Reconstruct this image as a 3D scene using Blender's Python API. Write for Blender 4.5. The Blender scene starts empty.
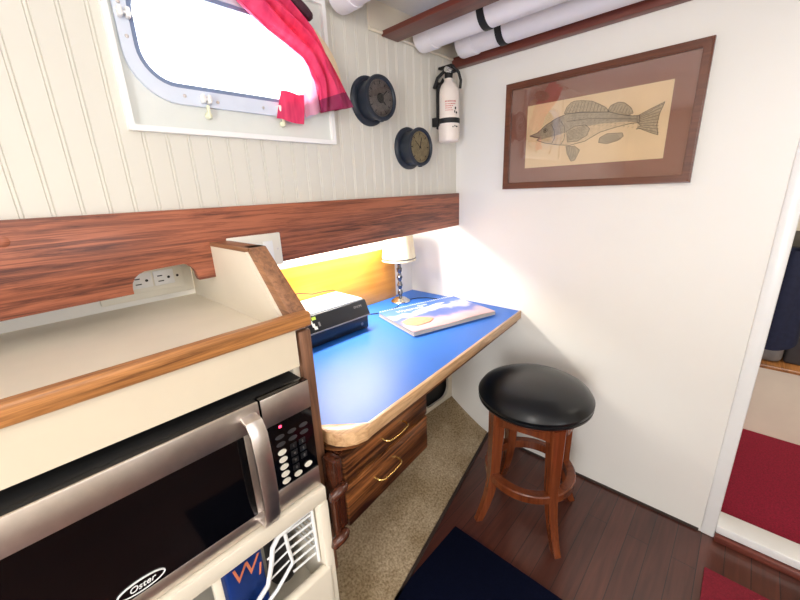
import bpy, bmesh, math, random
from mathutils import Vector, Matrix, Euler
random.seed(7)
SC = bpy.context.scene
COL = SC.collection
PI = math.pi

# ------------------------------------------------------------------ helpers
def lin(c):
    return tuple(((v/12.92) if v <= .04045 else ((v+.055)/1.055)**2.4) for v in c)
def rgb(r, g, b):
    return (*lin((r/255, g/255, b/255)), 1)

def base_mat(name):
    m = bpy.data.materials.new(name); m.use_nodes = True
    nt = m.node_tree
    b = nt.nodes['Principled BSDF']
    return m, nt, b
def setp(b, **k):
    for n, v in k.items():
        n = n.replace('_', ' ')
        if n in b.inputs: b.inputs[n].default_value = v
def plain(name, col, rough=.5, metal=0, var=.04, scale=30, bump=0, bscale=200, **k):
    m, nt, b = base_mat(name)
    setp(b, Roughness=rough, Metallic=metal, **k)
    tc = nt.nodes.new('ShaderNodeTexCoord')
    n = nt.nodes.new('ShaderNodeTexNoise'); n.inputs['Scale'].default_value = scale; n.inputs['Detail'].default_value = 4
    nt.links.new(tc.outputs['Object'], n.inputs['Vector'])
    r = nt.nodes.new('ShaderNodeValToRGB')
    c = col
    r.color_ramp.elements[0].position = .3; r.color_ramp.elements[1].position = .7
    r.color_ramp.elements[0].color = (c[0]*(1-var), c[1]*(1-var), c[2]*(1-var), 1)
    r.color_ramp.elements[1].color = (min(1, c[0]*(1+var)), min(1, c[1]*(1+var)), min(1, c[2]*(1+var)), 1)
    nt.links.new(n.outputs['Fac'], r.inputs['Fac']); nt.links.new(r.outputs['Color'], b.inputs['Base Color'])
    if bump:
        n2 = nt.nodes.new('ShaderNodeTexNoise'); n2.inputs['Scale'].default_value = bscale; n2.inputs['Detail'].default_value = 3
        nt.links.new(tc.outputs['Object'], n2.inputs['Vector'])
        bp = nt.nodes.new('ShaderNodeBump'); bp.inputs['Strength'].default_value = bump; bp.inputs['Distance'].default_value = .002
        nt.links.new(n2.outputs['Fac'], bp.inputs['Height']); nt.links.new(bp.outputs['Normal'], b.inputs['Normal'])
    return m
def wood(name, dark, light, axis=0, scale=1.0, rough=.35, contrast=(.35, .62), coat=.3, bump=.12, vec=None):
    m, nt, b = base_mat(name)
    setp(b, Roughness=rough, Coat_Weight=coat, Coat_Roughness=.2)
    tc = nt.nodes.new('ShaderNodeTexCoord'); mp = nt.nodes.new('ShaderNodeMapping')
    s = [55*scale]*3; s[axis] = 2.2*scale
    if vec: s = vec
    mp.inputs['Scale'].default_value = s
    nt.links.new(tc.outputs['Object'], mp.inputs['Vector'])
    n = nt.nodes.new('ShaderNodeTexNoise'); n.inputs['Scale'].default_value = 1.6; n.inputs['Detail'].default_value = 8; n.inputs['Roughness'].default_value = .68; n.inputs['Distortion'].default_value = .9
    nt.links.new(mp.outputs['Vector'], n.inputs['Vector'])
    mp2 = nt.nodes.new('ShaderNodeMapping'); s2 = [9*scale]*3; s2[axis] = .8*scale; mp2.inputs['Scale'].default_value = s2
    nt.links.new(tc.outputs['Object'], mp2.inputs['Vector'])
    n2 = nt.nodes.new('ShaderNodeTexNoise'); n2.inputs['Scale'].default_value = 1.3; n2.inputs['Detail'].default_value = 2
    nt.links.new(mp2.outputs['Vector'], n2.inputs['Vector'])
    mx = nt.nodes.new('ShaderNodeMix'); mx.data_type = 'FLOAT'; mx.inputs[0].default_value = .35
    nt.links.new(n.outputs['Fac'], mx.inputs[2]); nt.links.new(n2.outputs['Fac'], mx.inputs[3])
    r = nt.nodes.new('ShaderNodeValToRGB')
    r.color_ramp.elements[0].position = contrast[0]; r.color_ramp.elements[1].position = contrast[1]
    r.color_ramp.elements[0].color = dark; r.color_ramp.elements[1].color = light
    nt.links.new(mx.outputs[0], r.inputs['Fac']); nt.links.new(r.outputs['Color'], b.inputs['Base Color'])
    bp = nt.nodes.new('ShaderNodeBump'); bp.inputs['Strength'].default_value = bump; bp.inputs['Distance'].default_value = .001
    nt.links.new(n.outputs['Fac'], bp.inputs['Height']); nt.links.new(bp.outputs['Normal'], b.inputs['Normal'])
    return m
def emis(name, col, st):
    m, nt, b = base_mat(name)
    setp(b, Base_Color=col, Emission_Color=col, Emission_Strength=st, Roughness=.4)
    return m

M = {}
M['cream'] = plain('cream paint', rgb(232, 222, 202), .42, var=.025, scale=6)
M['bead'] = plain('beadboard paint', rgb(216, 212, 201), .5, var=.02, scale=3)
M['white'] = plain('bulkhead paint', rgb(236, 233, 226), .42, var=.015, scale=2.5)
M['gloss_white'] = plain('gloss white', rgb(240, 240, 238), .3, var=.01)
M['shelf'] = plain('cream laminate', rgb(236, 226, 206), .4, var=.03, scale=9)
M['face'] = plain('dimmed cream laminate', rgb(218, 204, 180), .42, var=.02, scale=9)  # shelf laminate again, darkened to offset excess light on the front
M['plastic_white'] = plain('white plastic', rgb(235, 230, 215), .35, var=.01)
M['board'] = wood('mahogany board', rgb(84, 40, 28), rgb(172, 100, 70), 0, 1.15, .5, (.40, .58), coat=.1, bump=.25)
M['oak_edge'] = wood('honey oak edge', rgb(108, 64, 30), rgb(192, 130, 72), 0, 1.5, .4, (.36, .58))
M['post_wood'] = wood('weathered brown wood', rgb(72, 44, 30), rgb(142, 98, 70), 2, 1.1, .5, (.33, .62))
M['slope_wood'] = wood('weathered sloping wood', rgb(92, 58, 38), rgb(172, 122, 84), 1, 1.1, .5, (.33, .62))
M['drawer'] = wood('dark oak drawer', rgb(44, 20, 10), rgb(146, 90, 48), 0, 1.0, .3, (.45, .6), vec=[2.4, 5, 52])
M['drawer_dark'] = wood('dark red wood', rgb(36, 16, 10), rgb(96, 48, 28), 2, .9, .25, (.3, .65))
M['deskedge'] = wood('light worn edge', rgb(150, 98, 52), rgb(222, 182, 136), 0, .8, .4, (.3, .6))
M['beam'] = wood('varnished beam', rgb(82, 34, 26), rgb(128, 60, 44), 1, .8, .45, (.3, .7), coat=.15)
M['frame_wood'] = wood('walnut frame', rgb(74, 36, 20), rgb(124, 70, 44), 1, .9, .35, (.3, .7))
M['stool_wood'] = wood('cherry stool', rgb(76, 32, 15), rgb(138, 70, 36), 2, .6, .25, (.3, .7), coat=.5)
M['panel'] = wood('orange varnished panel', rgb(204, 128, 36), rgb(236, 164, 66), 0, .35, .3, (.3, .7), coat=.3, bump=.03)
M['desk'] = plain('blue laminate', rgb(40, 104, 196), .42, var=.05, scale=4, bump=.04, bscale=120, Specular_IOR_Level=.35)
M['black_plastic'] = plain('black plastic', rgb(22, 24, 28), .35, var=.05)
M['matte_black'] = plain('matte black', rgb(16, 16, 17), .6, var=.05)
M['case'] = plain('dark blue black case', rgb(34, 42, 54), .38, var=.1, scale=15)
M['glassblack'] = plain('black glass', rgb(6, 6, 8), .06, var=.02)
M['steel'] = plain('brushed steel', rgb(222, 214, 208), .34, metal=1, var=.05, scale=60)
M['chrome'] = plain('polished metal', rgb(215, 215, 215), .15, metal=1, var=.01)
M['alum'] = plain('frosted aluminium', rgb(214, 222, 236), .4, var=.02)
M['casing'] = plain('casing paint', rgb(220, 223, 218), .4, var=.015)
M['gasket'] = plain('grey blue gasket', rgb(120, 136, 168), .5, var=.03)
M['brass'] = plain('polished brass', rgb(226, 190, 116), .22, metal=1, var=.03)
M['leather'] = plain('black leather', rgb(14, 16, 19), .3, var=.05, bump=.05, bscale=350)
M['navy'] = plain('navy mat', rgb(8, 13, 34), 1, var=.2, scale=180, bump=.3, bscale=500, Specular_IOR_Level=.08)
M['red'] = plain('red carpet', rgb(138, 16, 46), .98, var=.28, scale=170, bump=.7, bscale=400)
M['redmat'] = plain('red mat', rgb(128, 22, 42), .98, var=.2, scale=170, bump=.5, bscale=400)
M['pvc'] = plain('white pvc', rgb(238, 234, 236), .35, var=.01)
M['paper_white'] = plain('page edge', rgb(206, 198, 186), .7, var=.04, scale=60)
M['ink'] = plain('grey brown ink', rgb(96, 78, 62), .8, var=.1, scale=80)
M['fishbody'] = plain('fish wash', rgb(176, 156, 130), .8, var=.16, scale=120)
M['fishbelly'] = plain('fish pale wash', rgb(222, 192, 152), .8, var=.1, scale=90)
M['fin'] = plain('fin wash', rgb(188, 164, 132), .8, var=.2, scale=160)
M['print'] = plain('aged print paper', rgb(238, 206, 162), .7, var=.03, scale=14)
M['matboard'] = plain('mauve mat board', rgb(150, 98, 80), .8, var=.03, scale=14)
M['blue_bag'] = plain('blue box', rgb(12, 50, 120), .35, var=.1)
M['orange_ink'] = plain('orange ink', rgb(240, 140, 100), .5, var=.03)
M['shade'] = plain('cream lamp shade', rgb(240, 232, 205), .8, var=.02)
M['tie'] = plain('dark purple cord', rgb(60, 26, 40), .8, var=.2, scale=90)
M['lining'] = plain('cream lining', rgb(240, 216, 180), .9, var=.04)
M['brown_trim'] = plain('brown rubber', rgb(54, 40, 34), .7, var=.1)
M['silver_lid'] = plain('silver grey lid', rgb(196, 200, 204), .35, metal=.15, var=.02)
M['extinguisher'] = plain('cream bottle paint', rgb(238, 226, 216), .35, var=.02)
M['redink'] = plain('faded red ink', rgb(206, 120, 112), .6, var=.1)
M['grey_dark'] = plain('dark grey', rgb(58, 56, 58), .5, var=.15)
M['grey_mid'] = plain('mid grey', rgb(120, 116, 114), .5, var=.15)
M['navycloth'] = plain('navy cloth', rgb(30, 36, 62), .9, var=.15, scale=60)
M['yellow_white'] = plain('ivory clip', rgb(236, 236, 205), .4, var=.04)

def cloth_mat(name, c, tr=.45):
    m, nt, b = base_mat(name)
    setp(b, Roughness=.85, Base_Color=c)
    tc = nt.nodes.new('ShaderNodeTexCoord'); n = nt.nodes.new('ShaderNodeTexNoise'); n.inputs['Scale'].default_value = 18
    mp = nt.nodes.new('ShaderNodeMapping'); mp.inputs['Scale'].default_value = (3, 1, .5)
    nt.links.new(tc.outputs['Object'], mp.inputs['Vector']); nt.links.new(mp.outputs['Vector'], n.inputs['Vector'])
    r = nt.nodes.new('ShaderNodeValToRGB')
    r.color_ramp.elements[0].position = .35; r.color_ramp.elements[0].color = c
    r.color_ramp.elements[1].position = .75; r.color_ramp.elements[1].color = tuple(min(1, v*1.25+.05) for v in c[:3])+(1,)
    nt.links.new(n.outputs['Fac'], r.inputs['Fac']); nt.links.new(r.outputs['Color'], b.inputs['Base Color'])
    t = nt.nodes.new('ShaderNodeBsdfTranslucent'); nt.links.new(r.outputs['Color'], t.inputs['Color'])
    mx = nt.nodes.new('ShaderNodeMixShader'); mx.inputs[0].default_value = tr
    out = nt.nodes['Material Output']
    nt.links.new(b.outputs[0], mx.inputs[1]); nt.links.new(t.outputs[0], mx.inputs[2]); nt.links.new(mx.outputs[0], out.inputs[0])
    return m
M['pink'] = cloth_mat('rose pink cloth', rgb(224, 58, 108), .26)
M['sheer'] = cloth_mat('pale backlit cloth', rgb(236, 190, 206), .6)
M['hem'] = cloth_mat('plum hem cloth', rgb(150, 36, 84), .3)
M['shade'] = cloth_mat('cream shade cloth', rgb(238, 230, 204), .25)

def thin_glass(name, gl=.07, rough=.02):
    m, nt, b = base_mat(name)
    nt.nodes.remove(b)
    t = nt.nodes.new('ShaderNodeBsdfTransparent'); g = nt.nodes.new('ShaderNodeBsdfGlossy'); g.inputs['Roughness'].default_value = rough
    f = nt.nodes.new('ShaderNodeFresnel'); f.inputs['IOR'].default_value = 1.5
    a = nt.nodes.new('ShaderNodeMath'); a.operation = 'ADD'; a.inputs[1].default_value = gl; a.use_clamp = True
    nt.links.new(f.outputs[0], a.inputs[0])
    mx = nt.nodes.new('ShaderNodeMixShader')
    nt.links.new(a.outputs[0], mx.inputs[0]); nt.links.new(t.outputs[0], mx.inputs[1]); nt.links.new(g.outputs[0], mx.inputs[2])
    nt.links.new(mx.outputs[0], nt.nodes['Material Output'].inputs[0])
    return m
M['glass'] = thin_glass('clear glass', 0)
M['picglass'] = thin_glass('picture glass', .04)

def floor_mat():
    m, nt, b = base_mat('dark varnished planks')
    setp(b, Roughness=.3, Coat_Weight=.35, Coat_Roughness=.15)
    tc = nt.nodes.new('ShaderNodeTexCoord')
    br = nt.nodes.new('ShaderNodeTexBrick'); br.offset = .37
    br.inputs['Scale'].default_value = 1; br.inputs['Brick Width'].default_value = 1.4; br.inputs['Row Height'].default_value = .072
    br.inputs['Mortar Size'].default_value = .0012
    br.inputs['Color1'].default_value = rgb(78, 40, 30); br.inputs['Color2'].default_value = rgb(98, 54, 41); br.inputs['Mortar'].default_value = rgb(26, 12, 10)
    nt.links.new(tc.outputs['Object'], br.inputs['Vector'])
    mp = nt.nodes.new('ShaderNodeMapping'); mp.inputs['Scale'].default_value = (3, 40, 1)
    nt.links.new(tc.outputs['Object'], mp.inputs['Vector'])
    n = nt.nodes.new('ShaderNodeTexNoise'); n.inputs['Scale'].default_value = 1.2; n.inputs['Detail'].default_value = 7; n.inputs['Distortion'].default_value = .6
    nt.links.new(mp.outputs['Vector'], n.inputs['Vector'])
    r = nt.nodes.new('ShaderNodeValToRGB'); r.color_ramp.elements[0].position = .3; r.color_ramp.elements[1].position = .72
    r.color_ramp.elements[0].color = (.62, .6, .6, 1); r.color_ramp.elements[1].color = (1.15, 1.1, 1.1, 1)
    nt.links.new(n.outputs['Fac'], r.inputs['Fac'])
    mx = nt.nodes.new('ShaderNodeMix'); mx.data_type = 'RGBA'; mx.blend_type = 'MULTIPLY'; mx.inputs[0].default_value = 1
    nt.links.new(br.outputs['Color'], mx.inputs[6]); nt.links.new(r.outputs['Color'], mx.inputs[7])
    nt.links.new(mx.outputs[2], b.inputs['Base Color'])
    bp = nt.nodes.new('ShaderNodeBump'); bp.inputs['Strength'].default_value = .3; bp.inputs['Distance'].default_value = .001; bp.invert = True
    nt.links.new(br.outputs['Fac'], bp.inputs['Height']); nt.links.new(bp.outputs['Normal'], b.inputs['Normal'])
    return m
M['floor'] = floor_mat()
def beige_mat():
    m, nt, b = base_mat('worn beige carpet'); setp(b, Roughness=1, Specular_IOR_Level=.1)
    tc = nt.nodes.new('ShaderNodeTexCoord')
    n = nt.nodes.new('ShaderNodeTexNoise'); n.inputs['Scale'].default_value = 130; n.inputs['Detail'].default_value = 4
    n3 = nt.nodes.new('ShaderNodeTexNoise'); n3.inputs['Scale'].default_value = 5; n3.inputs['Detail'].default_value = 5
    for q in (n, n3): nt.links.new(tc.outputs['Object'], q.inputs['Vector'])
    r = nt.nodes.new('ShaderNodeValToRGB'); r.color_ramp.elements[0].position = .32; r.color_ramp.elements[1].position = .66
    r.color_ramp.elements[0].color = rgb(146, 126, 98); r.color_ramp.elements[1].color = rgb(200, 180, 150)
    nt.links.new(n.outputs['Fac'], r.inputs['Fac'])
    r2 = nt.nodes.new('ShaderNodeValToRGB'); r2.color_ramp.elements[0].position = .36; r2.color_ramp.elements[1].position = .55
    r2.color_ramp.elements[0].color = (.72, .68, .6, 1); r2.color_ramp.elements[1].color = (1, 1, 1, 1)
    nt.links.new(n3.outputs['Fac'], r2.inputs['Fac'])
    mx = nt.nodes.new('ShaderNodeMix'); mx.data_type = 'RGBA'; mx.blend_type = 'MULTIPLY'; mx.inputs[0].default_value = 1
    nt.links.new(r.outputs['Color'], mx.inputs[6]); nt.links.new(r2.outputs['Color'], mx.inputs[7]); nt.links.new(mx.outputs[2], b.inputs['Base Color'])
    bp = nt.nodes.new('ShaderNodeBump'); bp.inputs['Strength'].default_value = .9; bp.inputs['Distance'].default_value = .004
    nt.links.new(n.outputs['Fac'], bp.inputs['Height']); nt.links.new(bp.outputs['Normal'], b.inputs['Normal'])
    return m
M['beige'] = beige_mat()
def cover_mat():   # book cover: blue sky, white mountain bands, pink and orange foreground (printed pattern)
    m, nt, b = base_mat('printed landscape cover'); setp(b, Roughness=.4)
    tc = nt.nodes.new('ShaderNodeTexCoord'); sp = nt.nodes.new('ShaderNodeSeparateXYZ')
    nt.links.new(tc.outputs['Object'], sp.inputs[0])
    n = nt.nodes.new('ShaderNodeTexNoise'); n.inputs['Scale'].default_value = 9; n.inputs['Detail'].default_value = 5
    nt.links.new(tc.outputs['Object'], n.inputs['Vector'])
    a = nt.nodes.new('ShaderNodeMath'); a.operation = 'MULTIPLY_ADD'; a.inputs[1].default_value = .16
    nt.links.new(n.outputs['Fac'], a.inputs[0]); nt.links.new(sp.outputs['Y'], a.inputs[2])
    mr = nt.nodes.new('ShaderNodeMapRange'); mr.inputs['From Min'].default_value = -.07; mr.inputs['From Max'].default_value = .25
    nt.links.new(a.outputs[0], mr.inputs['Value'])
    r = nt.nodes.new('ShaderNodeValToRGB'); cr = r.color_ramp
    st = [(0, rgb(196, 158, 160)), (.2, rgb(200, 172, 182)), (.36, rgb(96, 108, 184)), (.46, rgb(70, 96, 180)), (.54, rgb(176, 178, 208)), (.62, rgb(206, 204, 216)), (.72, rgb(78, 112, 190)), (1, rgb(44, 98, 186))]
    cr.elements[0].position = st[0][0]; cr.elements[0].color = st[0][1]; cr.elements[1].position = 1; cr.elements[1].color = st[-1][1]
    for p, c in st[1:-1]:
        e = cr.elements.new(p); e.color = c
    nt.links.new(mr.outputs[0], r.inputs['Fac']); nt.links.new(r.outputs['Color'], b.inputs['Base Color'])
    return m
M['cover'] = cover_mat()
def dial_mat(name, c1, c2):
    return plain(name, c1, .5, var=.25, scale=60)
M['dial_dark'] = plain('aged grey dial', rgb(122, 112, 108), .5, var=.25, scale=70)
M['dial_tan'] = plain('aged tan dial', rgb(176, 160, 126), .5, var=.2, scale=70)
M['lampmetal'] = plain('dark pewter', rgb(110, 110, 116), .25, metal=.9, var=.4, scale=120)
M['led'] = emis('red led', (1, .05, .12, 1), 4)
M['tube_light'] = emis('lit tube', (1, .93, .8, 1), 6)
M['fill_dome_glow'] = emis('fill dome diffuser', (1, .95, .88, 1), 3)  # glow of the added fill dome

class B:
    """collects shapes into one mesh"""
    def __init__(s): s.bm = bmesh.new()
    def box(s, a, b, bev=0, seg=2, rot=None, piv=None):
        t = bmesh.new(); bmesh.ops.create_cube(t, size=1)
        a = Vector(a); b = Vector(b); d = b-a; c = (a+b)/2
        for v in t.verts: v.co = Vector((v.co.x*d.x, v.co.y*d.y, v.co.z*d.z))
        if bev: bmesh.ops.bevel(t, geom=t.edges[:], offset=min(bev, min(abs(d.x), abs(d.y), abs(d.z))*.49), segments=seg, profile=.5, affect='EDGES')
        mt = Matrix.Translation(c)
        for v in t.verts: v.co = mt @ v.co
        if rot:
            p = Vector(piv) if piv else c
            R = Matrix.Translation(p) @ rot.to_matrix().to_4x4() @ Matrix.Translation(-p)
            for v in t.verts: v.co = R @ v.co
        s._add(t); return s
    def _add(s, t):
        me = bpy.data.meshes.new('tmp'); t.to_mesh(me); t.free(); s.bm.from_mesh(me); bpy.data.meshes.remove(me)
    def lathe(s, prof, loc=(0, 0, 0), axis='Z', seg=40, mat=None):
        t = bmesh.new(); rings = []
        for r, h in prof:
            if r < 1e-6: rings.append([t.verts.new((0, 0, h))])
            else: rings.append([t.verts.new((r*math.cos(2*PI*i/seg), r*math.sin(2*PI*i/seg), h)) for i in range(seg)])
        for A, Bq in zip(rings, rings[1:]):
            for i in range(seg):
                j = (i+1) % seg
                if len(A) == 1 and len(Bq) == 1: continue
                if len(A) == 1: t.faces.new((A[0], Bq[j], Bq[i]))
                elif len(Bq) == 1: t.faces.new((A[i], A[j], Bq[0]))
                else: t.faces.new((A[i], A[j], Bq[j], Bq[i]))
        bmesh.ops.recalc_face_normals(t, faces=t.faces[:])
        R = {'Z': Matrix.Identity(3), 'Y': Matrix.Rotation(PI/2, 3, 'X'), 'X': Matrix.Rotation(PI/2, 3, 'Y')}[axis]  # 'Y': local z -> -Y ; 'X': z -> +X
        if mat: R = mat
        for v in t.verts: v.co = R @ v.co + Vector(loc)
        s._add(t); return s
    def tube(s, pts, r, seg=10, cap=True, closed=False):
        t = bmesh.new(); pts = [Vector(p) for p in pts]; n = len(pts); rings = []
        up = Vector((0, 0, 1)); prev = None
        for i, p in enumerate(pts):
            if closed: d = pts[(i+1) % n]-pts[i-1]
            else: d = pts[min(i+1, n-1)]-pts[max(i-1, 0)]
            d.normalize()
            if prev is None: x = d.cross(up if abs(d.z) < .9 else Vector((1, 0, 0))).normalized()
            else: x = (prev - d*prev.dot(d)).normalized()
            prev = x; y = d.cross(x)
            rr = r[i] if isinstance(r, (list, tuple)) else r
            rings.append([t.verts.new(p+(x*math.cos(2*PI*k/seg)+y*math.sin(2*PI*k/seg))*rr) for k in range(seg)])
        m = n if closed else n-1
        for i in range(m):
            A = rings[i]; Bq = rings[(i+1) % n]
            for k in range(seg):
                l = (k+1) % seg; t.faces.new((A[k], A[l], Bq[l], Bq[k]))
        if cap and not closed: t.faces.new(rings[0][::-1]); t.faces.new(rings[-1])
        bmesh.ops.recalc_face_normals(t, faces=t.faces[:])
        s._add(t); return s
    def prism(s, poly, fn, a, b, bev=0):
        """poly 2D points; fn(u,v,w) -> Vector; extruded w from a to b"""
        t = bmesh.new()
        A = [t.verts.new(fn(u, v, a)) for u, v in poly]; Bq = [t.verts.new(fn(u, v, b)) for u, v in poly]
        t.faces.new(A); t.faces.new(Bq[::-1]); n = len(poly)
        for i in range(n): j = (i+1) % n; t.faces.new((A[i], Bq[i], Bq[j], A[j]))
        bmesh.ops.recalc_face_normals(t, faces=t.faces[:])
        if bev: bmesh.ops.bevel(t, geom=t.edges[:], offset=bev, segments=2, profile=.5, affect='EDGES', clamp_overlap=True)
        s._add(t); return s
    def ring(s, outer, inner, fn, a, b):
        """solid frame between two loops with the same point count"""
        t = bmesh.new(); n = len(outer)
        L = [[t.verts.new(fn(u, v, w)) for u, v in loop] for loop, w in ((outer, a), (inner, a), (inner, b), (outer, b))]
        for q in range(4):
            A = L[q]; Bq = L[(q+1) % 4]
            for i in range(n): j = (i+1) % n; t.faces.new((A[i], A[j], Bq[j], Bq[i]))
        bmesh.ops.recalc_face_normals(t, faces=t.faces[:])
        s._add(t); return s
    def grid(s, fn, nu, nv, thick=0, closed_u=False):
        t = bmesh.new()
        V = [[t.verts.new(fn(i/(nu-1 if not closed_u else nu), j/(nv-1))) for i in range(nu)] for j in range(nv)]
        for j in range(nv-1):
            for i in range(nu if closed_u else nu-1):
                k = (i+1) % nu
                t.faces.new((V[j][i], V[j][k], V[j+1][k], V[j+1][i]))
        bmesh.ops.recalc_face_normals(t, faces=t.faces[:])
        if thick: bmesh.ops.solidify(t, geom=t.faces[:], thickness=thick)
        s._add(t); return s
    def xf(s, mt):
        for v in s.bm.verts: v.co = mt @ v.co
        return s

def wloc(o):
    v = Vector((0, 0, 0))
    while o: v += o.location; o = o.parent
    return v
def build(name, b, mat, parent=None, world=True, smooth=True, label=None):
    """link ONE mesh object; with world=True the shape was given in world coordinates"""
    me = bpy.data.meshes.new(name)
    if world and parent:
        off = wloc(parent)
        for v in b.bm.verts: v.co -= off
    b.bm.to_mesh(me); b.bm.free()
    me.materials.append(mat)
    if smooth:
        me.shade_smooth()
        me.set_sharp_from_angle(angle=math.radians(38))
    o = bpy.data.objects.new(name, me); COL.objects.link(o); o.parent = parent
    if label: o['label'] = label
    return o
def thing(name, label, cat, loc, group=None, rz=0):
    o = bpy.data.objects.new(name, None); COL.objects.link(o); o.location = loc; o.rotation_euler.z = rz
    o.empty_display_size = .05
    o['label'] = label; o['category'] = cat
    if group: o['group'] = group
    return o
def tag(o, label, cat, group=None, kind=None):
    o['label'] = label; o['category'] = cat
    if group: o['group'] = group
    if kind: o['kind'] = kind
    return o
def struct(name, b, mat, smooth=False, parent=None):
    o = build(name, b, mat, parent, smooth=smooth)
    if not parent: o['kind'] = 'structure'
    return o
def textmesh(name, s, size, mat, parent, mt, depth=.0006, shear=0, label=None):
    c = bpy.data.curves.new('txt', 'FONT'); c.body = s; c.size = size; c.extrude = depth; c.align_x = 'CENTER'; c.align_y = 'CENTER'; c.shear = shear
    o = bpy.data.objects.new('txt', c); COL.objects.link(o)
    dg = bpy.context.evaluated_depsgraph_get(); me = bpy.data.meshes.new_from_object(o.evaluated_get(dg))
    bpy.data.objects.remove(o); bpy.data.curves.remove(c)
    me.transform(mt); me.materials.clear(); me.materials.append(mat); me.name = name
    r = bpy.data.objects.new(name, me); COL.objects.link(r); r.parent = parent
    if label: r['label'] = label
    return r
def rr(x0, x1, z0, z1, r, n=8):
    pts = []
    for cx, cz, a0 in ((x1-r, z1-r, 0), (x0+r, z1-r, 90), (x0+r, z0+r, 180), (x1-r, z0+r, 270)):
        for k in range(n+1):
            a = math.radians(a0+90*k/n); pts.append((cx+r*math.cos(a), cz+r*math.sin(a)))
    return pts
XZ = lambda u, v, w: Vector((u, w, v))     # face in the plane of wall_left
YZ = lambda u, v, w: Vector((w, u, v))     # face in the plane of the bulkhead
XY = lambda u, v, w: Vector((u, v, w))

YW = 1.105      # beadboard wall
XB = 1.6        # white bulkhead
ZC = 1.995      # ceiling
# ================================================================== SETTING
struct('floor', B().box((-1.7, -1.75, -.06), (1.6, 1.45, 0)), M['floor'])
# ceiling with a planked underside
b = B().box((-1.7, -1.75, ZC), (1.66, 1.45, ZC+.05))
struct('ceiling', b, M['gloss_white'])
# beadboard wall
def bead_strip(b, x0, x1, z0, z1):
    pts = [(x0, 0.0)]
    k = math.floor((x0-.284)/.0505)-1
    while True:
        g = .284+.0505*k; k += 1
        if g-.006 <= x0: continue
        if g+.006 >= x1: break
        for dx, dy in ((-.005, 0), (-.0035, .0021), (-.002, .0003), (.0002, .0), (.0022, .0003), (.0037, .0021), (.0052, 0)):
            pts.append((g+dx, dy))
    pts.append((x1, 0.0)); pts += [(x1, .02), (x0, .02)]
    b.prism([(x, YW+y) for x, y in pts], XY, z0, z1)
b = B()
bead_strip(b, -1.7, .2625, 1.3, ZC); bead_strip(b, .2625, .848, 1.3, 1.513); bead_strip(b, .2625, .848, 1.915, ZC); bead_strip(b, .848, XB, 1.3, ZC)
struct('wall_left', b, M['bead'], smooth=False)
# recess behind the board: deck underside and rear hull lining
struct('trim_1', B().box((-1.7, YW+.021, 1.29), (XB, 1.45, 1.315)), M['white'])
struct('wall_recess', B().box((.43, 1.42, .5), (XB, 1.45, 1.29)).box((-1.7, 1.3, .9), (.39, 1.45, 1.29)), M['white'])
# lower hull lining under the desk, with a dark limber opening
fx = [(1.36, .2), (1.545, .31)]
b = B(); b.ring([(XB, .76)]*9+[(.43, .76)]*9+[(.43, 0)]*9+[(XB, 0)]*9, rr(1.34, 1.565, .17, .42, .06), XZ, 1.13, 1.145)
struct('wall_hull', b, M['cream'])
struct('cavity_dark', B().box((1.3, 1.16, .1), (1.6, 1.3, .5)), M['matte_black'])  # black box standing in for the shade inside the opening
# bulkhead
b = B().box((XB, -.07, 0), (XB+.06, 1.45, ZC)).box((XB, -.8, 1.93), (XB+.06, -.07, ZC)).box((XB, -1.75, 0), (XB+.06, -.8, ZC))
struct('wall_bulkhead', b, M['white'])
struct('door_1', B().box((XB-.006, -.108, 0), (XB+.075, -.066, 1.93), .006).box((XB-.006, -.84, 0), (XB+.075, -.8, 1.93), .006).box((XB-.006, -.8, 1.89), (XB+.075, -.108, 1.93), .006), M['gloss_white'], smooth=True)
struct('trim_3', B().box((XB-.004, -.8, .028), (XB+.09, -.108, .062), .004), M['gloss_white'], smooth=True)
struct('trim_4', B().box((XB-.02, -.84, .0), (XB+.01, -.108, .027), .003), M['beam'], smooth=True)
struct('gap_line_bulkhead', B().box((XB-.005, -.06, 0), (XB+.002, .88, .011)), M['brown_trim'])  # dark strip standing in for the dark gap under the bulkhead
# enclosing walls behind the photographer
b = B()
for x0, x1, z0, z1 in ((-1.7, -.75, 0, ZC), (-.75, -.25, 0, 1.2), (-.75, -.25, 1.8, ZC), (-.25, .1, 0, ZC), (.1, .7, 0, 1.2), (.1, .7, 1.8, ZC), (.7, 1.6, 0, ZC)):
    b.box((x0, -1.75, z0), (x1, -1.7, z1))
struct('wall_right', b, M['cream'])
b = B()
for y0, y1, z0, z1 in ((-1.75, -.75, 0, ZC), (-.75, -.1, 1.85, ZC), (-.75, -.1, 0, .5), (-.1, 1.45, 0, ZC)):
    b.box((-1.75, y0, z0), (-1.7, y1, z1))
struct('wall_back', b, M['cream'])
for k, (x0, x1) in enumerate(((-.75, -.25), (.1, .7))):  # unseen windows, added for fill light and reflections
    b = B().ring(rr(x0-.04, x1+.04, 1.16, 1.84, .03), rr(x0+.03, x1-.03, 1.23, 1.77, .06), XZ, -1.7, -1.68)
    w = struct('window_%d' % (k+2), b, M['gloss_white'], smooth=True)
    build('pane', B().box((x0, -1.72, 1.2), (x1, -1.717, 1.8)), M['glass'], w, smooth=False)

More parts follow.
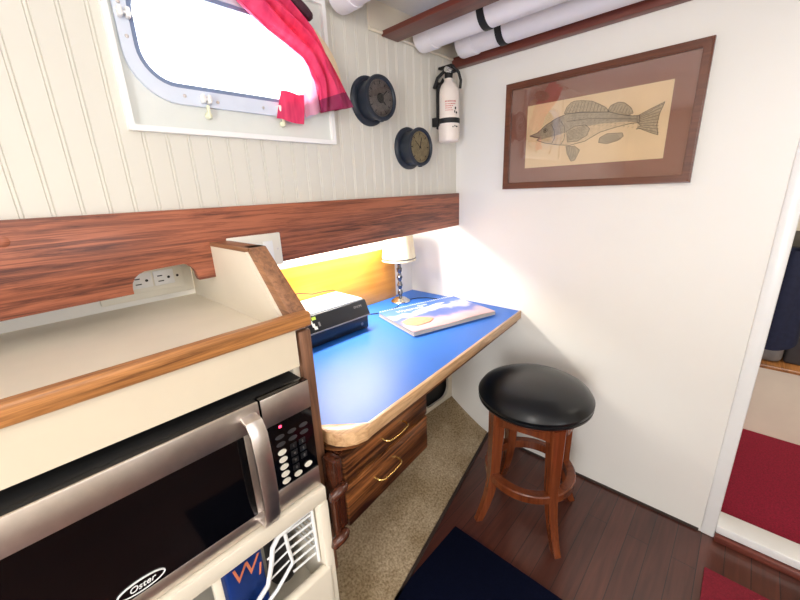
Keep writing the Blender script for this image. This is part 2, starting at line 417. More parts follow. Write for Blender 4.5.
# ---- window over the counter
wx0, wx1, wz0, wz1 = .2645, .846, 1.514, 1.912
w = struct('window_1', B().ring(rr(.254, .856, 1.504, 1.925, .004), rr(wx0+.003, wx1-.003, wz0+.003, wz1-.003, .003), XZ, 1.088, 1.122), M['gloss_white'], smooth=True)
build('casing_panel', B().ring(rr(wx0, wx1, wz0, wz1, .003), rr(.300, .80, 1.608, 1.832, .075), XZ, 1.102, 1.112), M['casing'], w)
fr = build('frame', B().ring(rr(.276, .828, 1.573, 1.866, .105), rr(.302, .798, 1.61, 1.830, .075), XZ, 1.091, 1.103), M['alum'], w)
build('gasket', B().ring(rr(.300, .80, 1.608, 1.832, .077), rr(.312, .788, 1.62, 1.820, .067), XZ, 1.094, 1.135), M['gasket'], w)
build('pane', B().prism(rr(.305, .795, 1.613, 1.827, .07), XZ, 1.124, 1.128), M['glass'], w)
for sx, sz in ((.291, 1.70), (.39, 1.593), (.47, 1.588), (.60, 1.59), (.72, 1.59), (.288, 1.765)):
    build('screw', B().lathe([(0, .0025), (.003, .002), (.0045, 0), (.0045, -.002)], (sx, 1.0912, sz), 'Y', 14), M['steel'], w)
for sx, sz in ((.292, 1.742), (.29, 1.785), (.437, 1.588), (.652, 1.588)):
    c = B().box((sx-.012, 1.072, sz-.009), (sx-.003, 1.092, sz+.012), .003).box((sx+.003, 1.072, sz-.009), (sx+.012, 1.092, sz+.012), .003).tube([(sx-.014, 1.078, sz), (sx+.014, 1.078, sz)], .0032)
    build('latch', c, M['gloss_white'], w)
for sx in (.442, .66):
    c = B().lathe([(0, 0), (.008, .001), (.0095, .006), (.007, .013), (0, .015)], (sx, 1.101, 1.553), 'Y', 18).box((sx-.004, 1.085, 1.545), (sx+.004, 1.094, 1.578), .003)
    build('latch_knob', c, M['yellow_white'], w)

# ================================================================== LEFT WALL THINGS
# long board
poly = [(-1.2, 1.319), (1.6, 1.318), (1.6, 1.159), (.594, 1.137), (.366, 1.128), (.336, 1.128)]
poly += [(.300+.034*math.cos(a), 1.137+.042*math.sin(a)) for a in [math.radians(t) for t in (0, 20, 40, 60, 80)]]
poly += [(.222+.039*math.cos(a), 1.137+.038*math.sin(a)) for a in [math.radians(t) for t in (100, 120, 140, 160, 180)]]
poly += [(.183, 1.123), (-1.2, 1.10)]
rail = thing('wall_board', 'long reddish brown wood board below the beadboard, scalloped over the outlet', 'board', (0, YW-.02, 1.1))
build('board', B().prism(poly, XZ, YW-.02, YW+.002, .0015), M['board'], rail)
build('plug', B().lathe([(0, .0015), (.010, .001), (.012, 0), (.012, -.002)], (-.009, YW-.02, 1.277), 'Y', 20), M['board'], rail)

# gang switch plate (two wide) on the board
sw = thing('switch_plate', 'cream two-gang plate with one switch on the brown board', 'switch', (.51, YW-.02, 1.18))
build('plate', B().box((.425, YW-.027, 1.13), (.592, YW-.0195, 1.232), .003), M['plastic_white'], sw)
build('toggle', B().box((.53, YW-.030, 1.148), (.562, YW-.0265, 1.21), .0015), M['gloss_white'], sw)
build('screw', B().lathe([(0, .001), (.003, 0)], (.578, YW-.0272, 1.182), 'Y', 10), M['steel'], sw)
# outlet
ou = thing('electrical_outlet', 'ivory outlet with two sockets under the scalloped board', 'outlet', (.285, 1.27, 1.1))
build('mounting_box', B().box((.135, 1.285, 1.062), (.379, 1.3, 1.162), .004), M['plastic_white'], ou)
build('plate', B().box((.205, 1.277, 1.083), (.352, 1.287, 1.152), .003), M['plastic_white'], ou)
for cx in (.24, .298):
    s = build('socket', B().box((cx-.027, 1.274, 1.097), (cx+.027, 1.278, 1.141), .005), M['gloss_white'], ou)
    build('slots', B().box((cx-.017, 1.2732, 1.124), (cx-.004, 1.2745, 1.127)).box((cx-.017, 1.2732, 1.108), (cx-.002, 1.2745, 1.111)).lathe([(0, .001), (.004, 0), (.004, -.001)], (cx+.012, 1.2735, 1.118), 'Y', 12), M['matte_black'], s)
build('screw', B().lathe([(0, .001), (.004, 0)], (.335, 1.2768, 1.118), 'Y', 10), M['brown_trim'], ou)

# clock and barometer
def gauge(name, label, cat, cx, cz, R, D, dial, kind):
    t = thing(name, label, cat, (cx, YW, cz), 'round black-cased instruments on the beadboard')
    L = (cx, YW, cz)
    build('flange', B().lathe([(0, 0), (R, 0), (R, .006), (R*.93, .011), (R*.84, .014), (0, .014)], L, 'Y', 56), M['case'], t)
    build('case', B().lathe([(R*.78, .012), (R*.79, D*.75), (R*.8, D-.014)], L, 'Y', 56), M['case'], t)
    build('bezel', B().lathe([(R*.8, D-.016), (R*.88, D-.013), (R*.9, D-.006), (R*.87, D), (R*.76, D), (R*.72, D-.006)], L, 'Y', 56), M['case'], t)
    d = build('dial', B().lathe([(0, D-.009), (R*.76, D-.009), (R*.76, D-.013)], L, 'Y', 48), M[dial], t)
    b = B()
    for k in range(60 if kind == 'clock' else 48):
        a = 2*PI*k/(60 if kind == 'clock' else 48)
        big = k % (5 if kind == 'clock' else 6) == 0
        r0, r1 = R*(.54 if big else .62), R*.67
        wd = R*(.02 if big else .007)
        q = Vector((math.sin(a), 0, math.cos(a))); p = Vector((math.cos(a), 0, -math.sin(a)))
        c = Vector((cx, YW-D+.0083, cz))
        b.prism([(r0, -wd), (r1, -wd), (r1, wd), (r0, wd)], lambda u, v, w_: c+q*u+p*v+Vector((0, w_, 0)), 0, .0006)
    build('markings', b, M['matte_black'], d, smooth=False)
    b = B(); c = Vector((cx, YW-D+.0078, cz))
    for a, ln, wd in (((2.2, .42, .035), (.9, .58, .022)) if kind == 'clock' else ((.3, .5, .02), (-.9, .5, .012))):
        q = Vector((math.sin(a), 0, math.cos(a))); p = Vector((math.cos(a), 0, -math.sin(a)))
        b.prism([(-R*.12, -R*wd), (R*ln*.8, -R*wd), (R*ln, 0), (R*ln*.8, R*wd), (-R*.12, R*wd)], lambda u, v, w_: c+q*u+p*v+Vector((0, w_, 0)), -.0004, .0003)
    b.lathe([(0, .002), (R*(.2 if kind == 'clock' else .06), .001), (R*(.2 if kind == 'clock' else .06), 0)], c, 'Y', 20)
    build('hands', b, M['matte_black'], d)
    build('glass', B().lathe([(0, D-.003), (R*.74, D-.0045)], L, 'Y', 40), M['glass'], t)
    build('catch', B().box((cx-.006, YW-D+.002, cz-R*.93), (cx+.006, YW-D+.016, cz-R*.84), .002), M['case'], t)
gauge('wall_clock', 'larger black-cased ship clock with grey dial, next to the curtain', 'clock', 1.03, 1.662, .084, .075, 'dial_dark', 'clock')
gauge('wall_barometer', 'smaller black-cased barometer with tan dial, below and right of the clock', 'barometer', 1.245, 1.51, .083, .075, 'dial_tan', 'baro')

# fire extinguisher
ex = thing('fire_extinguisher', 'small cream fire extinguisher strapped in a black bracket by the corner', 'fire extinguisher', (1.47, 1.045, 1.54))
ec = (1.462, 1.05, 0)
prof = [(0, 1.542), (.038, 1.542), (.045, 1.548), (.046, 1.56), (.046, 1.730), (.043, 1.752), (.032, 1.772), (.019, 1.784), (.016, 1.797), (0, 1.797)]
bt = build('bottle', B().lathe(prof, ec, 'Z', 36), M['extinguisher'], ex)
def arc_patch(a0, a1, z0, z1, r):
    b = B(); n = 8
    b.grid(lambda u, v: Vector((ec[0]+r*math.cos(math.radians(a0+(a1-a0)*u)), ec[1]+r*math.sin(math.radians(a0+(a1-a0)*u)), z0+(z1-z0)*v)), n, 2, .0004)
    return b
b = B()
for a0, a1, z0, z1 in ((196, 262, 1.697, 1.703), (198, 258, 1.688, 1.692), (198, 240, 1.680, 1.684), (198, 236, 1.672, 1.676), (198, 242, 1.664, 1.667)):
    for k in range(int((a1-a0)//7)):
        q = arc_patch(a0+7*k, a0+7*k+random.uniform(4, 6.3), z0, z1, .0463); me = bpy.data.meshes.new('t'); q.bm.to_mesh(me); q.bm.free(); b.bm.from_mesh(me); bpy.data.meshes.remove(me)
build('label_print', b, M['redink'], bt)
for a0, a1, z0, z1 in ((250, 258, 1.668, 1.678), (246, 252, 1.655, 1.664), (256, 266, 1.652, 1.66), (248, 254, 1.600, 1.606), (258, 270, 1.598, 1.604), (236, 242, 1.597, 1.602)):
    build('label_symbol', arc_patch(a0, a1, z0, z1, .0464), M['matte_black'], bt)
build('strap', B().lathe([(.0464, 1.616), (.0485, 1.617), (.0485, 1.636), (.0464, 1.637), (.0464, 1.616)], ec, 'Z', 36), M['matte_black'], ex)
build('bracket', B().box((ec[0]-.022, 1.094, 1.60), (ec[0]+.022, 1.104, 1.79), .003).box((ec[0]-.052, 1.075, 1.607), (ec[0]-.036, 1.104, 1.643), .002).prism([(ec[0]-.05, 1.61), (ec[0]-.036, 1.61), (ec[0]-.036, 1.745), (ec[0]-.005, 1.79), (ec[0]-.012, 1.80), (ec[0]-.05, 1.755)], XZ, 1.07, 1.076), M['matte_black'], ex)
vb = B().lathe([(0, 1.785), (.016, 1.79), (.018, 1.815), (.014, 1.825), (.014, 1.842), (0, 1.842)], ec, 'Z', 20)
vb.box((1.452, 1.03, 1.838), (1.478, 1.10, 1.848), .003).box((1.450, 1.02, 1.815), (1.476, 1.06, 1.824), .003)
vb.tube([(1.464, 1.03, 1.838), (1.478, 1.01, 1.815), (1.488, 1.005, 1.785), (1.490, 1.01, 1.755)], .006)
vb.tube([(1.455, 1.06, 1.83), (1.430, 1.085, 1.80), (1.418, 1.095, 1.76)], .007)
build('valve_handle', vb, M['matte_black'], ex)
build('pressure_gauge', B().lathe([(0, .03), (.010, .029), (.011, .026), (.011, 0), (0, 0)], (1.450, 1.035, 1.822), 'Y', 20, mat=Matrix.Rotation(-PI/2, 3, 'Y')), M['chrome'], ex)

# curtain
CL = [(.46, 1.925), (.51, 1.868), (.555, 1.828), (.623, 1.785), (.687, 1.756), (.728, 1.735), (.752, 1.70), (.772, 1.667), (.774, 1.62), (.778, 1.592)]
CR = [(.60, 1.965), (.645, 1.92), (.693, 1.872), (.735, 1.845), (.77, 1.82), (.798, 1.785), (.822, 1.748), (.848, 1.705), (.877, 1.655), (.900, 1.618)]
def edge(P_, v):
    f = v*(len(P_)-1); i = min(int(f), len(P_)-2); t = f-i
    return Vector((P_[i][0]*(1-t)+P_[i+1][0]*t, 0, P_[i][1]*(1-t)+P_[i+1][1]*t))
def cfn(u, v, v0=0, v1=1, grow=0):
    vv = v0+(v1-v0)*v
    a_, b_ = edge(CL, vv), edge(CR, vv)
    c = (a_+b_)/2; h = (b_-a_)/2; a = 2*PI*u
    k = math.cos(a)
    ty = .018+.014*math.sin(8*a+3*vv)+.006*math.sin(11*a-5*vv)+grow
    return c+h*k*(1+.04*math.sin(5*a+6*vv)+grow*12)+Vector((0, 1.052+ty*math.sin(a)+.012*math.sin(6*k+5*vv), 0))
cu = thing('curtain', 'rose pink curtain gathered at the right of the window', 'curtain', (.69, 1.055, 1.96))
build('cloth', B().grid(lambda u, v: cfn(u, v, 0, .88), 90, 40, 0, closed_u=True), M['pink'], cu)
build('hem', B().grid(lambda u, v: cfn(u, v, .875, 1.0, .001), 90, 6, 0, closed_u=True), M['hem'], cu, label='darker plum hem')
def lfn(u, v):
    b_ = edge(CR, .40+.50*v)
    return b_+Vector((-.01+.060*u*math.sin(PI*(.15+.7*v)), 1.070+.008*u+.003*math.sin(8*u), .004+.010*u))
build('lining', B().grid(lfn, 6, 20, .0015), M['lining'], cu, label='cream lining showing along the right edge')
def quad(P4, y, wob):
    p = [Vector((x, 0, z)) for x, z in P4]      # top left, top right, bottom right, bottom left
    return lambda u, v: (p[0]*(1-u)+p[1]*u)*(1-v)+(p[3]*(1-u)+p[2]*u)*v+Vector((0, y+wob*math.sin(9*u+4*v), wob*math.sin(7*u)))
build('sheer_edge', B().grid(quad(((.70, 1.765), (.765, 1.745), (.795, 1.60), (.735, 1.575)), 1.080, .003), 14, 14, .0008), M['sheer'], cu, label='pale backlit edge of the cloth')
build('flap', B().grid(quad(((.655, 1.640), (.733, 1.637), (.722, 1.553), (.628, 1.562)), 1.074, .002), 14, 10, .0008), M['pink'], cu, label='bright pink lower corner')
build('tie_cord', B().tube([(.728+.028*math.cos(a), 1.052+.030*math.sin(a), 1.862+.016*math.sin(a)-.6*.028*math.cos(a)) for a in [2*PI*i/20 for i in range(20)]], .012, 8, closed=True), M['tie'], cu)
tag(build('curtain_rod', B().tube([(.3, 1.06, 1.965), (.95, 1.06, 1.965)], .008, 12).box((.305, 1.06, 1.955), (.318, 1.105, 1.975)).box((.932, 1.06, 1.955), (.945, 1.105, 1.975)), M['chrome']), 'slim metal curtain rod above the window', 'rod')

# ================================================================== OVERHEAD
tag(build('overhead_rail', B().box((1.115, -.6, 1.888), (1.203, 1.103, 1.906), .003), M['beam']), 'dark varnished wood rail nearer the clock, left of the pvc tubes', 'rail', 'overhead wood rails')
tag(build('overhead_rail', B().box((1.560, -.6, 1.862), (1.5995, 1.104, 1.905), .004), M['beam']), 'dark varnished wood rail fixed along the top of the white bulkhead', 'rail', 'overhead wood rails')
def pvc(label, x, z, r, y0, y1, ys):
    t = thing('pvc_tube', label, 'tube', (x, y1, z), 'white plastic tubes strapped overhead')
    build('pipe', B().lathe([(0, 0), (r*.93, 0), (r*.93, y1-y0), (0, y1-y0)], (x, y1, z), 'Y', 40), M['pvc'], t)
    build('end_cap', B().lathe([(0, -.003), (r*.85, -.003), (r*.97, .0), (r, .006), (r, .07), (r*.985, .073), (r*.93, .073)], (x, y1, z), 'Y', 40), M['pvc'], t)
    for yy in ys:
        build('strap', B().lathe([(r*.93, 0), (r*.98, .001), (r*.98, .027), (r*.93, .028)], (x, yy, z), 'Y', 40), M['matte_black'], t)
pvc('white pvc tube between the two wood rails, beside the left rail', 1.325, 1.929, .058, -.6, 1.085, (.80, .1))
pvc('white pvc tube lying right against the bulkhead rail', 1.50, 1.925, .056, -.6, 1.01, (.83, .08))
pvc('white pvc tube whose end pokes in above the curtain', .905, 1.943, .051, -.6, 1.075, (.5,))

struct('trim_5', B().box((1.05, YW-.004, 1.898), (XB, YW, ZC)).tube([(1.05, YW-.006, 1.899), (XB, YW-.006, 1.899)], .006, 10), M['cream'], smooth=True)
# ================================================================== GALLEY CABINET
cab = thing('galley_cabinet', 'cream counter cabinet with oak edged shelf above the microwave', 'cabinet', (-.2, .9, 0))
build('shelf', B().box((-1.2, .70, 1.025), (.39, 1.3, 1.045)), M['shelf'], cab, smooth=False)
build('edge_trim', B().box((-1.2, .688, 1.056), (.4285, .716, 1.091), .006, 3), M['oak_edge'], cab, label='honey oak edging')
build('face_panel', B().box((-1.2, .700, .965), (.39, .719, 1.0565)), M['face'], cab, smooth=False)
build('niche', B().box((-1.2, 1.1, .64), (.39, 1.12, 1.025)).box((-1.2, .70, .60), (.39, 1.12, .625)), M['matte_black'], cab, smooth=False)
build('strip', B().box((-1.2, .648, .617), (.388, .70, .657), .004), M['shelf'], cab)
dv = build('divider', B().prism([(1.29, .45), (1.29, 1.216), (1.085, 1.216), (.872, 1.216), (.716, 1.046), (.716, .45)], YZ, .381, .3915).prism([(1.29, .62), (1.29, 1.2155), (.874, 1.2155), (.72, 1.046), (.72, .62)], YZ, .3915, .4285), M['cream'], cab, smooth=False)
def strip_between(b, p, q, x0, x1, th, lift=0):
    p = Vector(p); q = Vector(q); d = (q-p).normalized(); n = Vector((0, -d.z, d.y))
    if n.z < 0: n = -n
    P_ = [p-n*th, p+n*lift, q+n*lift, q-n*th]
    b.prism([(v.y, v.z) for v in P_], YZ, x0, x1, .0015)
build('edge_wood', B().prism([(.872, 1.216), (.862, 1.226), (1.10, 1.226), (1.10, 1.216)][::-1], YZ, .380, .43, .001).prism([(.862, 1.226), (.705, 1.082), (.705, 1.055), (.73, 1.055), (.885, 1.21), (.90, 1.226)], YZ, .389, .431, .0015), M['slope_wood'], dv, label='sloping weathered wood edge')
build('post', B().box((.399, .703, .3), (.431, .74, 1.044), .003), M['post_wood'], cab, label='dark weathered wood upright')
build('lower_front', B().box((-1.2, .64, 0), (.375, .665, .42), .01, 3), M['shelf'], cab)
build('lower_side', B().box((.362, .645, 0), (.388, 1.1, .617), .004), M['shelf'], cab)
build('lower_back', B().box((-1.2, .95, .0), (.362, .97, .6)), M['grey_dark'], cab, smooth=False)
build('lower_shelf', B().box((-1.2, .665, .30), (.361, .949, .32)), M['shelf'], cab, smooth=False)
build('stile', B().box((.114, .652, .40), (.130, .67, .617), .002), M['shelf'], cab)

# wire dish rack standing in the opening
rk = thing('wire_rack', 'white coated wire rack in the opening below the microwave', 'rack', (.27, .75, .32))
b = B()
b.tube([(.352, .668, .604), (.30, .668, .600), (.262, .668, .594), (.245, .668, .575), (.235, .668, .53), (.22, .668, .485), (.18, .668, .455), (.12, .668, .43)], .0058, 10)
b.tube([(.278, .669, .598), (.281, .669, .54), (.286, .669, .49), (.24, .669, .45), (.2, .669, .43)], .0045, 10)
b.tube([(.352, .668, .604), (.354, .669, .52), (.355, .669, .43)], .0045)
build('frame', b, M['gloss_white'], rk)
for k in range(6):
    z = .583-.025*k
    build('wire', B().tube([(.28+.001*k, .672, z), (.352, .672, z), (.357, .70, z-.006), (.357, .86, z-.02)], .003, 8), M['gloss_white'], rk)
for k in range(3):
    build('wire', B().tube([(.23, .672, .55-.03*k), (.28, .672, .56-.03*k)], .0022, 8), M['gloss_white'], rk)
for k in range(4):
    build('upright', B().tube([(.2+.05*k, .85, .325), (.2+.05*k, .85, .59)], .0025, 8), M['gloss_white'], rk)
# blue box with letters
bb = thing('blue_package', 'blue packet printed with orange letters behind the wire rack', 'packet', (.18, .72, .32))
build('packet', B().box((.146, .70, .32), (.232, .77, .598), .008, 3), M['blue_bag'], bb)
def on_front(x, y, z, rx=PI/2, roll=0):
    return Matrix.Translation((x, y, z)) @ Matrix.Rotation(rx, 4, 'X') @ Matrix.Rotation(roll, 4, 'Z')
off = Vector((.18, .72, .32))
textmesh('lettering', 'W', .06, M['orange_ink'], bb, on_front(.186-off.x, .6995-off.y, .532-off.z, roll=.0), shear=.2)
textmesh('lettering', 'I', .045, M['orange_ink'], bb, on_front(.218-off.x, .6995-off.y, .508-off.z), shear=.2)
# dark jar behind rack
tag(build('storage_jar', B().lathe([(0, .32), (.035, .32), (.038, .33), (.038, .47), (.03, .49), (.03, .51), (0, .51)], (.31, .8, 0), 'Z', 28), M['grey_dark']), 'dark jar standing behind the wire rack', 'jar')

# ================================================================== MICROWAVE
mw = thing('microwave', 'stainless steel and black microwave under the oak edged shelf', 'microwave', (.14, .85, .657))
MX0, MX1, MY, MZ0, MZ1 = -.135, .383, .66, .660, .948
build('body', B().box((MX0+.002, MY+.022, MZ0+.004), (MX1-.002, 1.02, MZ1-.002), .004), M['matte_black'], mw)
dr = build('door', B().box((MX0, MY+.003, MZ0), (.2655, MY+.022, MZ1), .003), M['matte_black'], mw)
build('door_steel', B().box((MX0, MY, .888), (.2655, MY+.006, MZ1), .0015).box((MX0, MY, MZ0), (.2655, MY+.006, .694), .0015).box((.226, MY, .694), (.2655, MY+.006, .888), .0015), M['steel'], dr)
build('door_window', B().box((MX0, MY+.0005, .694), (.226, MY+.006, .888)), M['glassblack'], dr, smooth=False)
hp = [(.242, MY+.002, .925), (.242, MY-.022, .922), (.242, MY-.036, .90), (.242, MY-.040, .85), (.242, MY-.041, .80), (.242, MY-.040, .74), (.242, MY-.036, .70), (.242, MY-.022, .676), (.242, MY+.002, .672)]
b = B()
t = bmesh.new(); rings = []
for i, p in enumerate(hp):
    p = Vector(p); d = (Vector(hp[min(i+1, 8)])-Vector(hp[max(i-1, 0)])).normalized(); n = Vector((1, 0, 0)).cross(d)
    rings.append([t.verts.new(p+Vector((.0165*cx, 0, 0))+n*.005*cy) for cx, cy in ((-1, -.6), (-.8, -1), (.8, -1), (1, -.6), (1, .6), (.8, 1), (-.8, 1), (-1, .6))])
for A, Q in zip(rings, rings[1:]):
    for k in range(8): l = (k+1) % 8; t.faces.new((A[k], A[l], Q[l], Q[k]))
t.faces.new(rings[0]); t.faces.new(rings[-1][::-1]); bmesh.ops.recalc_face_normals(t, faces=t.faces[:]); b._add(t)
build('handle', b, M['steel'], dr)
# badge
ovo = [(.085+.036*math.cos(a), .6785+.0125*math.sin(a)) for a in [2*PI*k/40 for k in range(40)]]
ovi = [(.085+.0335*math.cos(a), .6785+.0105*math.sin(a)) for a in [2*PI*k/40 for k in range(40)]]
ovo = [(x-.068, z+.033) for x, z in ovo]; ovi = [(x-.068, z+.033) for x, z in ovi]
bd = build('badge', B().prism(ovi, XZ, MY-.0012, MY+.001), M['glassblack'], dr, smooth=False)
build('badge_ring', B().ring(ovo, ovi, XZ, MY-.002, MY+.001), M['gloss_white'], bd)
mo = wloc(bd)
_t = textmesh('lettering', 'Oster', .016, M['gloss_white'], dr, on_front(.017-mo.x, MY-.0016-mo.y, .7115-mo.z), shear=.3)
# control panel
cpn = build('control_panel', B().box((.2685, MY+.001, MZ0), (MX1, MY+.022, MZ1), .002), M['glassblack'], mw)
build('upper_plate', B().box((.2695, MY-.001, .880), (MX1-.001, MY+.004, MZ1-.001), .001), M['steel'], cpn)
build('lower_plate', B().box((.2695, MY-.001, MZ0+.001), (MX1-.001, MY+.004, .716), .001), M['steel'], cpn)
def oval(cx, cz, a, c, y0, y1):
    return B().prism([(cx+a*math.cos(q), cz+c*math.sin(q)) for q in [2*PI*k/20 for k in range(20)]], XZ, y0, y1)
for k in range(5):
    build('button', oval(.299, .806-.0190*k, .0098, .0066, MY-.001, MY+.002), M['plastic_white'], cpn, label='silver oval button')
build('button', oval(.329, .730, .0098, .0066, MY-.001, MY+.002), M['plastic_white'], cpn, label='silver oval button')
build('button', oval(.357, .738, .0098, .0066, MY-.001, MY+.002), M['plastic_white'], cpn, label='silver oval button')
for r_ in range(2):
    for c_ in range(3):
        build('button', oval(.299+.0290*c_, .845-.0185*r_, .0105, .005, MY-.0008, MY+.002), M['grey_dark'], cpn, label='dark oval button')
dg = '123456789 0 '
for r_ in range(4):
    for c_ in range(2 if r_ < 3 else 1):
        build('button', B().box((.319+.0225*c_, MY-.0006, .799-.0190*r_), (.335+.0225*c_, MY+.002, .813-.0190*r_), .001), M['black_plastic'], cpn, label='dark number button')
        textmesh('digit', dg[r_*3+c_] if dg[r_*3+c_] != ' ' else '0', .009, M['grey_mid'], cpn, on_front(.327+.0225*c_-mo.x, MY-.0009-mo.y, .806-.0190*r_-mo.z))
build('display_led', B().box((.300, MY-.0006, .866), (.3065, MY+.002, .8715), .001), M['led'], cpn, label='glowing red light')

# ================================================================== DESK
dk = thing('built_in_desk', 'blue topped built-in desk with pale wood edge and two drawers', 'desk', (1.0, 1.0, .765))
ZD = .765
top = [(.4345, .735), (.525, .640), (.70, .657), (1.0, .683), (1.3, .708), (1.598, .735), (1.598, 1.418), (.4345, 1.418)]
build('desk_top', B().prism(top, XY, ZD-.035, ZD), M['desk'], dk, smooth=False)
band_o = [(.4335, .692), (.442, .668), (.458, .646), (.484, .630), (.512, .624), (.530, .628), (1.598, .7245)]
band_i = [(.4335, .7355), (.44, .7285), (.46, .7085), (.475, .692), (.50, .666), (.5268, .6400), (1.598, .7345)]
build('edge_band', B().prism(band_o+band_i[::-1], XY, ZD-.036, ZD+.002, .0015), M['deskedge'], dk, label='pale worn wood edging')
build('apron', B().prism([(.4335, .70), (.455, .670), (.485, .650), (.52, .642), (1.59, .74), (1.59, .76), (.4335, .76)], XY, ZD-.058, ZD-.0365), M['drawer'], dk, smooth=False)
# drawers: local frame rotated
A0 = Vector((.446, .652, 0)); ang = math.atan2(.040, .372)
R = Matrix.Translation(A0) @ Matrix.Rotation(ang, 4, 'Z')
def dbuild(name, b, mat, parent, label=None, smooth=True):
    b.xf(R); return build(name, b, mat, parent, label=label, smooth=smooth)
dbuild('drawer_case', B().box((.0, .016, .475), (.385, .40, .705)), M['drawer_dark'], dk, smooth=False)
for z0, z1, hx in ((.615, .70, .20), (.478, .607, .160)):
    d = dbuild('drawer', B().box((.0, -.004, z0), (.388, .018, z1), .004), M['drawer'], dk)
    zc = z1-.035 if z0 > .6 else z1-.048
    h = B().tube([(hx-.05, .0, zc), (hx-.05, -.018, zc), (hx-.046, -.027, zc-.001), (hx-.038, -.030, zc-.003), (hx, -.032, zc-.004), (hx+.038, -.030, zc-.003), (hx+.046, -.027, zc-.001), (hx+.05, -.018, zc), (hx+.05, .0, zc)], .0034, 10)
    dbuild('handle', h, M['brass'], d, label='bright brass pull')
dbuild('side_panel', B().box((-.030, -.002, .49), (-.002, .046, .705), .004), M['drawer_dark'], dk)
for zc, ox in ((.622, -.006), (.480, -.016)):
    dbuild('corner_block', B().tube([(-.040+ox, -.004, zc-.012), (-.038+ox, -.008, zc), (-.026+ox, -.011, zc+.004), (-.010+ox, -.011, zc+.006), (.0+ox, -.008, zc+.006)], [.011, .014, .015, .014, .010], 14), M['drawer_dark'], dk)
dbuild('side_batten', B().box((-.048, -.01, .478), (-.034, .01, .62), .004), M['drawer_dark'], dk)

# orange panel behind the desk
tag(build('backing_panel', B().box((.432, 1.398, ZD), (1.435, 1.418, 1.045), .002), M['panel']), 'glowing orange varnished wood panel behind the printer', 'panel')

# fluorescent fixture under the deck, behind the board
fl = thing('under_deck_light', 'hidden tube light behind the long board over the desk', 'light', (1.0, 1.27, 1.28))
build('housing', B().box((.78, 1.23, 1.262), (1.22, 1.31, 1.289), .004), M['gloss_white'], fl)
build('lens', B().box((.80, 1.245, 1.250), (1.20, 1.295, 1.262), .005), M['tube_light'], fl)

# ---- printer
pr = thing('printer', 'black flatbed printer with silver lid on the blue desk', 'printer', (.78, 1.27, ZD))
px0, px1 = .565, 1.0
build('body', B().prism([(1.152, ZD+.004), (1.150, .832), (1.40, .832), (1.385, ZD+.004)][::1], YZ, px0, px1, .006), M['black_plastic'], pr)
build('control_panel', B().prism([(1.140, .834), (1.146, .826), (1.21, .826), (1.21, .893), (1.170, .895)], YZ, px0, px1+.004, .004), M['black_plastic'], pr)
build('seam', B().prism([(1.1385, .829), (1.139, .834), (1.16, .834), (1.16, .829)], YZ, px0, px1+.003), M['grey_mid'], pr)
build('scanner_lid', B().prism([(1.172, .890), (1.174, .902), (1.36, .902), (1.385, .89), (1.385, .872), (1.21, .872)], YZ, px0, px1-.006, .003), M['silver_lid'], pr, label='silver grey scanner lid')
for fx_, fy_ in ((.6, 1.17), (.95, 1.17), (.6, 1.35), (.95, 1.35)):
    build('foot', B().box((fx_, fy_, ZD+.0006), (fx_+.02, fy_+.02, ZD+.005)), M['matte_black'], pr, smooth=False)
def on_panel(x, t):   # point on the sloped control face
    a = Vector((0, 1.140, .834)); c = Vector((0, 1.170, .895)); p = a+(c-a)*t; n = Vector((0, -(c-a).z, (c-a).y)).normalized()
    return Vector((x, p.y, p.z)), n
def pbtn(x, t, w_, h_, mat, label=None, name='button'):
    p, n = on_panel(x, t); d = Vector((0, .030, .061)).normalized()
    b = B().prism([(-w_, -h_), (w_, -h_), (w_, h_), (-w_, h_)], lambda u, v, q: p+Vector((u, 0, 0))+d*v+n*q, -.001, .0012)
    return build(name, b, mat, pr, label=label)
M['lime'] = plain('lime label', rgb(190, 214, 80), .5)
pbtn(.732, .80, .009, .006, M['lime'], 'lime green button')
pbtn(.715, .62, .006, .006, M['plastic_white']); pbtn(.722, .42, .006, .007, M['plastic_white']); pbtn(.728, .24, .007, .006, M['plastic_white'])
pbtn(.748, .40, .004, .009, M['grey_mid'])
p, n = on_panel(.948, .66)
textmesh('lettering', 'EPSON', .014, M['grey_mid'], pr, Matrix.Translation(p+n*.004-wloc(pr)) @ Matrix.Rotation(math.radians(64), 4, 'X'))
build('logo', B().lathe([(0, .001), (.006, .0008), (.007, 0)], (.962, 1.1505, .795), 'Y', 20), M['grey_mid'], pr)
# cables
tag(build('power_cable', B().tube([(.70, 1.38, .905), (.74, 1.375, .925), (.80, 1.37, .935), (.87, 1.37, .915), (.93, 1.375, .912), (.99, 1.38, .905), (1.04, 1.392, .87), (1.06, 1.393, .80), (1.08, 1.39, .7695)], .0022, 8), M['matte_black']), 'thin black cable looping over the rear of the printer', 'cable')
tag(build('lamp_cord', B().tube([(1.315, 1.265, .7685), (1.295, 1.252, .7685), (1.24, 1.24, .7685), (1.17, 1.25, .7685), (1.10, 1.29, .7685), (1.04, 1.34, .7685)], .0025, 8).tube([(1.43, 1.285, .7685), (1.47, 1.27, .7685), (1.505, 1.23, .7685), (1.52, 1.165, .7685)], .0025, 8), M['matte_black']), 'dark cord curving across the blue desk around the lamp base', 'cable')

